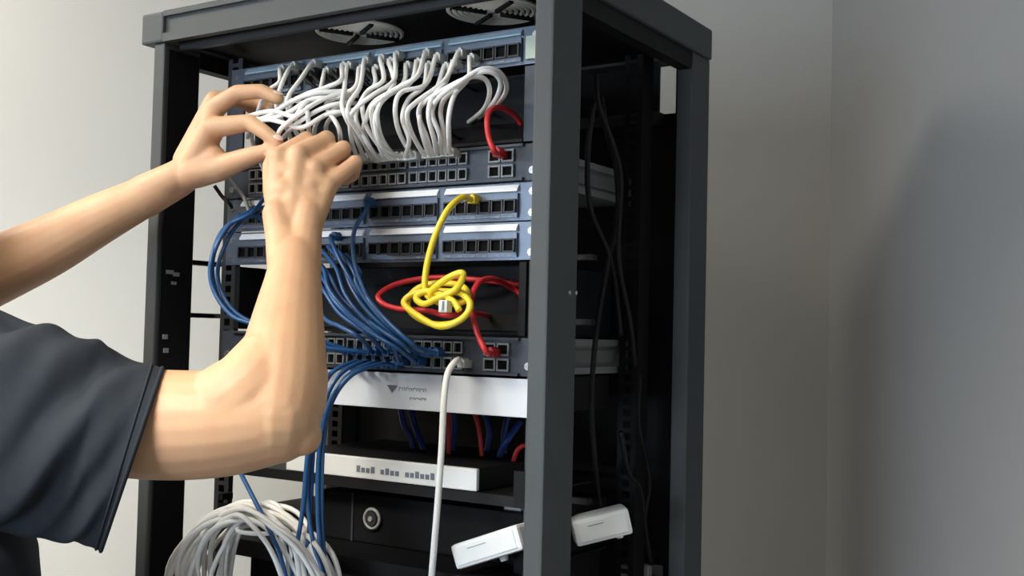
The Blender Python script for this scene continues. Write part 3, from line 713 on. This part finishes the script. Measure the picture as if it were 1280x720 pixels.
# far arm
el_l = (-25,347,1.40)
limb([(-25,347,1.40,.043),(0,336,1.398,.0415),(60,308,1.392,.0375),(120,276,1.385,.0315),(180,246,1.378,.0250),(205,233,1.375,.0225)])
B.capsule(sh_l, W(*el_l), .060, .043)
for dx in (-6, 6): chain([(180,246+dx*.6,1.378,.0235),(222,224+dx*.7,1.372+dx*.0008,.0195),(240,212+dx*.5,1.366,.0190)])
hand_l = dict(
 idx=[(236,212,1.362,.0160),(264,160,1.345,.0135),(313,153,1.325,.0102),(333,167,1.310,.0088),(347,178,1.305,.0078)],
 mid=[(234,206,1.370,.0155),(266,137,1.360,.0130),(297,116,1.345,.0102),(327,114,1.335,.0090),(347,123,1.328,.0080)],
 rng=[(232,202,1.378,.0150),(268,126,1.375,.0122),(299,122,1.385,.0096),(324,128,1.380,.0086),(339,135,1.372,.0077)],
 pky=[(230,200,1.385,.0140),(268,124,1.390,.0112),(288,124,1.402,.0086),(306,130,1.405,.0076),(317,138,1.398,.0070)],
 thm=[(238,218,1.360,.0180),(282,207,1.345,.0150),(318,194,1.320,.0112),(338,188,1.310,.0088)])
for c in hand_l.values(): chain(c)
chain([(244,214,1.360,.0200),(268,198,1.352,.0155)]); chain([(240,205,1.366,.0180),(266,165,1.350,.0135)]); chain([(262,165,1.348,.0135),(266,142,1.358,.0130)]); chain([(244,216,1.362,.0195),(276,210,1.348,.0160)])
# trunk, neck and head
UPZ = Vector((0, 0, 1))
for a, b, ra, rb in ((sh_r - UPZ*.035 + LV*.03, sh_l - UPZ*.02, .050, .058), (mid - UPZ*.10, mid - UPZ*.45, .115, .105)): B.capsule(a, b, ra, rb)
for sgn in (-1, 1): B.capsule(mid + LV*sgn*.09 - UPZ*.08, mid + LV*sgn*.07 - UPZ*.5, .10, .095)
hc = mid + UPZ*.235 + FV*.045 - RIGHT*.03
B.capsule(mid + UPZ*.02, hc - UPZ*.06 - FV*.015, .062, .055)
Rh = Matrix((LV, FV, UPZ)).transposed()                               # head frame: x left, y forward
def hp(x, y, z): return hc + Rh @ Vector((x, y, z))
B.ellipsoid(hp(0, -.012, .03), .076, .096, .092, Rh, 20, 14)
B.ellipsoid(hp(0, .022, -.035), .062, .070, .082, Rh, 18, 12)
B.ellipsoid(hp(0, .055, -.085), .030, .028, .024, Rh)                 # chin
B.capsule(hp(0, .088, .012), hp(0, .108, -.022), .009, .012)          # nose
B.ellipsoid(hp(0, .094, -.024), .016, .012, .009, Rh)
for s in (-1, 1):
    B.ellipsoid(hp(s*.040, .062, -.018), .024, .022, .022, Rh); B.ellipsoid(hp(s*.032, .078, .030), .022, .012, .008, Rh)
    B.ellipsoid(hp(s*.077, -.008, -.005), .010, .018, .030, Rh)
B.ellipsoid(hp(0, .083, -.052), .026, .012, .011, Rh)
body = B.build('body', 'skin', person, True)
md = body.modifiers.new('remesh', 'REMESH'); md.mode = 'VOXEL'; md.voxel_size = .0024; md.use_smooth_shade = True
md = body.modifiers.new('smooth', 'SMOOTH'); md.factor = .5; md.iterations = 8
for s in (-1, 1):
    e = MB().ellipsoid(hp(s*.031, .080, .012), .012, .010, .0095, Rh).build('eye', 'eye_white', person, True)
    MB().ellipsoid(hp(s*.031, .0875, .012), .0055, .0035, .0055, Rh).build('iris', 'eye_dark', e, True)
MB().ellipsoid(hp(0, .0925, -.053), .022, .005, .0055, Rh).build('lips', 'lip', person, True)
h = MB(); h.ellipsoid(hp(0, -.022, .042), .083, .100, .092, Rh, 24, 16)
hv = []
for v in h.v:
    l = Rh.transposed() @ (v - hc)
    lim = -.045 if l.y < -.02 else (.02 if l.y < .045 else .075)
    if l.z < lim: l.z = lim - .004; l.x *= .93; l.y *= .93
    hv.append(hc + Rh @ l)
h.v = hv
h.build('hair', 'hair', person, True)
# nails that face the viewer
def nail(a, b, r, side):
    a, b = W(*a[:3]), W(*b[:3]); d = (b-a).normalized(); n = side - d*side.dot(d); n.normalize(); x = d.cross(n)
    Mx = Matrix((x, d, n)).transposed(); MB().ellipsoid(b - d*.001 + n*r*.86, .0052, .0068, .0014, Mx).build('fingernail', 'nail', person, True)
toc = (CAM - W(300, 160, 1.33)).normalized()
nail(hand_l['idx'][3], hand_l['idx'][4], .0078, UP*.9 + toc*.5); nail(hand_l['mid'][3], hand_l['mid'][4], .0080, UP + toc*.3); nail(hand_l['thm'][2], hand_l['thm'][3], .0088, toc*.6 - UP*.7)

# T-shirt: trunk, collar and loose sleeves
def loft(rings, close_ends=False):
    m = MB(); n = len(rings[0]); vs = [p for r in rings for p in r]; fs = []
    for i in range(len(rings)-1):
        for k in range(n):
            l = (k+1) % n; fs.append((i*n+k, i*n+l, (i+1)*n+l, (i+1)*n+k))
    if close_ends: fs.append(list(range(n))); fs.append([(len(rings)-1)*n+k for k in range(n)])
    return m.add(vs, fs)
def trunk_ring(z, hw, hd, off, n=40, wr=0.0):
    c = Vector((mid.x, mid.y, z)) + FV*off[0] - LV*off[1]; out = []
    for k in range(n):
        a = 2*PI*k/n; ca, sa = math.cos(a), math.sin(a)
        x = hw*math.copysign(abs(ca)**.85, ca); y = hd*math.copysign(abs(sa)**.85, sa)
        w = 1 + wr*math.sin(a*7+z*23) + wr*.6*math.sin(a*12-z*41); out.append(c + LV*x*w + FV*y*w)
    return out
sz = mid.z
rings = [trunk_ring(.92, .190, .150, (-.02, .03), wr=.018), trunk_ring(1.0, .195, .152, (-.02, .035), wr=.018), trunk_ring(1.12, .198, .155, (-.005, .045), wr=.02), trunk_ring(1.25, .198, .155, (.0, .045), wr=.02),
         trunk_ring(1.36, .195, .148, (0, .03), wr=.012), trunk_ring(sz-.10, .186, .130, (0, 0)), trunk_ring(sz-.03, .175, .110, (0, 0)), trunk_ring(sz+.02, .150, .090, (.0, 0)),
         trunk_ring(sz+.055, .105, .075, (0, 0)), trunk_ring(sz+.075, .078, .070, (.005, 0)), trunk_ring(sz+.082, .072, .066, (.008, 0))]
sm = loft(rings, True)
sm.capsule(sh_r - UPZ*.035 + LV*.02, sh_l - UPZ*.03, .082, .085)
sm.capsule(sh_r - UPZ*.035 + LV*.02, W(-10, 505, 1.135), .082, .074)
for sg in (-1, 1): sm.capsule(mid + LV*sg*.10 - UPZ*.06, mid + LV*sg*.10 - UPZ*.30, .105, .11)
shirt = sm.build('tshirt', 'shirt', person, True)
md = shirt.modifiers.new('remesh', 'REMESH'); md.mode = 'VOXEL'; md.voxel_size = .006; md.use_smooth_shade = True
md = shirt.modifiers.new('smooth', 'SMOOTH'); md.iterations = 6
MB().tube(trunk_ring(sz+.083, .071, .065, (.008, 0)), .005, 8, closed=True).build('collar', 'shirt', shirt, True)
def sleeve(rows, halfd, nm=48, seamrow=True, dn=None):
    rg = []
    dn = dn or FWD
    for i, (top_, bot) in enumerate(rows):
        T, Bt = top_, bot; c = (T+Bt)/2; v = (T-Bt)/2; hd = halfd[i]; ring = []
        for k in range(nm):
            a = 2*PI*k/nm; ca, sa = math.cos(a), math.sin(a)
            yy = ca; ww = sa * (1.0 if yy > 0 else (1 - .30*yy*yy))
            fold = .0
            ring.append(c + v*yy + (dn if dn is not FWD else (c + v*yy - CAM).normalized())*(hd*ww))
        rg.append(ring)
    return rg
def smooth_rows(sr):
    A = smooth_path([W(*a) for a, b in sr], 3); Bq = smooth_path([W(*b) for a, b in sr], 3); return list(zip(A, Bq))
srows = [((-110,352,1.16),(-85,640,1.16)),((-60,366,1.15),(-45,655,1.15)),((-25,380,1.14),(-15,664,1.14)),((10,392,1.13),(12,668,1.13)),((40,399,1.125),(32,671,1.125)),((65,405,1.12),(50,673,1.12)),((88,418,1.115),(66,675,1.115)),
         ((112,431,1.11),(82,677,1.11)),((128,434,1.105),(93,679,1.105)),((150,443,1.10),(104,682,1.10)),((172,451,1.098),(113,684,1.098)),((190,455,1.095),(120,687,1.095)),((203,460,1.093),(126,689,1.093))]
rows = smooth_rows(srows)
rg = sleeve(rows, [.092 - .016*min(1, i/32) for i in range(len(rows))], 72)
# drape folds: ridges that run from the armpit up towards the cuff
for i, r in enumerate(rg):
    for k, p in enumerate(r):
        a = 2*PI*k/len(r); u = i/(len(rg)-1); s_ = (a/PI if a < PI else (2*PI-a)/PI)
        amp = .0105*math.sin(PI*min(1, u*1.02+.06))
        d = amp*(1-.5*s_)*math.sin(15*(s_*1.0+u*.75)+.4) + .55*amp*math.sin(26*(s_*.9+u*1.0)+2.0)
        c = (rows[i][0]+rows[i][1])/2; n = (p-c).normalized(); r[k] = p + n*d*(1 - .8*s_**6)*(0.3 if s_ < .04 else 1)
sl = loft(rg).build('sleeve', 'shirt', shirt, True)
md = sl.modifiers.new('thickness', 'SOLIDIFY'); md.thickness = .0022; md.offset = -1
md = sl.modifiers.new('subdivision', 'SUBSURF'); md.levels = 1; md.render_levels = 2
MB().tube(rg[-4], .0014, 6, closed=True).build('stitch_line', 'shirt', sl, True)
MB().tube(smooth_path(rg[-1], 2, True), .0022, 6, closed=True).build('hem', 'shirt', sl, True)
# far sleeve
dl = (W(*el_l) - sh_l).normalized(); v_ = (UPZ - dl*UPZ.dot(dl)).normalized(); rw = []
for k, (tt, a) in enumerate(((-.03, .080), (.03, .082), (.08, .080), (.13, .080), (.17, .081))): c = sh_l + dl*tt; rw.append((c + v_*a*.85, c - v_*a*1.1))
rg2 = sleeve(rw, [.078]*5, 28, dn=dl.cross(v_).normalized())
s2 = loft(rg2).build('sleeve', 'shirt', shirt, True)
md = s2.modifiers.new('thickness', 'SOLIDIFY'); md.thickness = .003
# trousers and shoes
tr = MB(); hipz = .98
hip = Vector((mid.x, mid.y, hipz)) - FV*.02 - LV*.03
tr.capsule(hip + LV*.07, hip - LV*.07, .125, .125)
for s in (-1, 1):
    tr.capsule(hip + LV*s*.085, Vector((hip.x, hip.y, .52)) + LV*s*.10 + FV*.02, .098, .068); tr.capsule(Vector((hip.x, hip.y, .52)) + LV*s*.10 + FV*.02, Vector((hip.x, hip.y, .10)) + LV*s*.105, .072, .062)
tro = tr.build('trousers', 'trousers', person, True)
md = tro.modifiers.new('remesh', 'REMESH'); md.mode = 'VOXEL'; md.voxel_size = .009; md.use_smooth_shade = True
md = tro.modifiers.new('smooth', 'SMOOTH'); md.iterations = 6
for s in (-1, 1):
    f0 = Vector((hip.x, hip.y, 0)) + LV*s*.105; q = MB()
    q.capsule(f0 + UPZ*.05 - FV*.03, f0 + UPZ*.042 + FV*.15, .048, .040)
    for i, v in enumerate(q.v): q.v[i] = Vector((v.x, v.y, max(v.z, .001)))
    so = q.build('shoe', 'shoe', person, True)
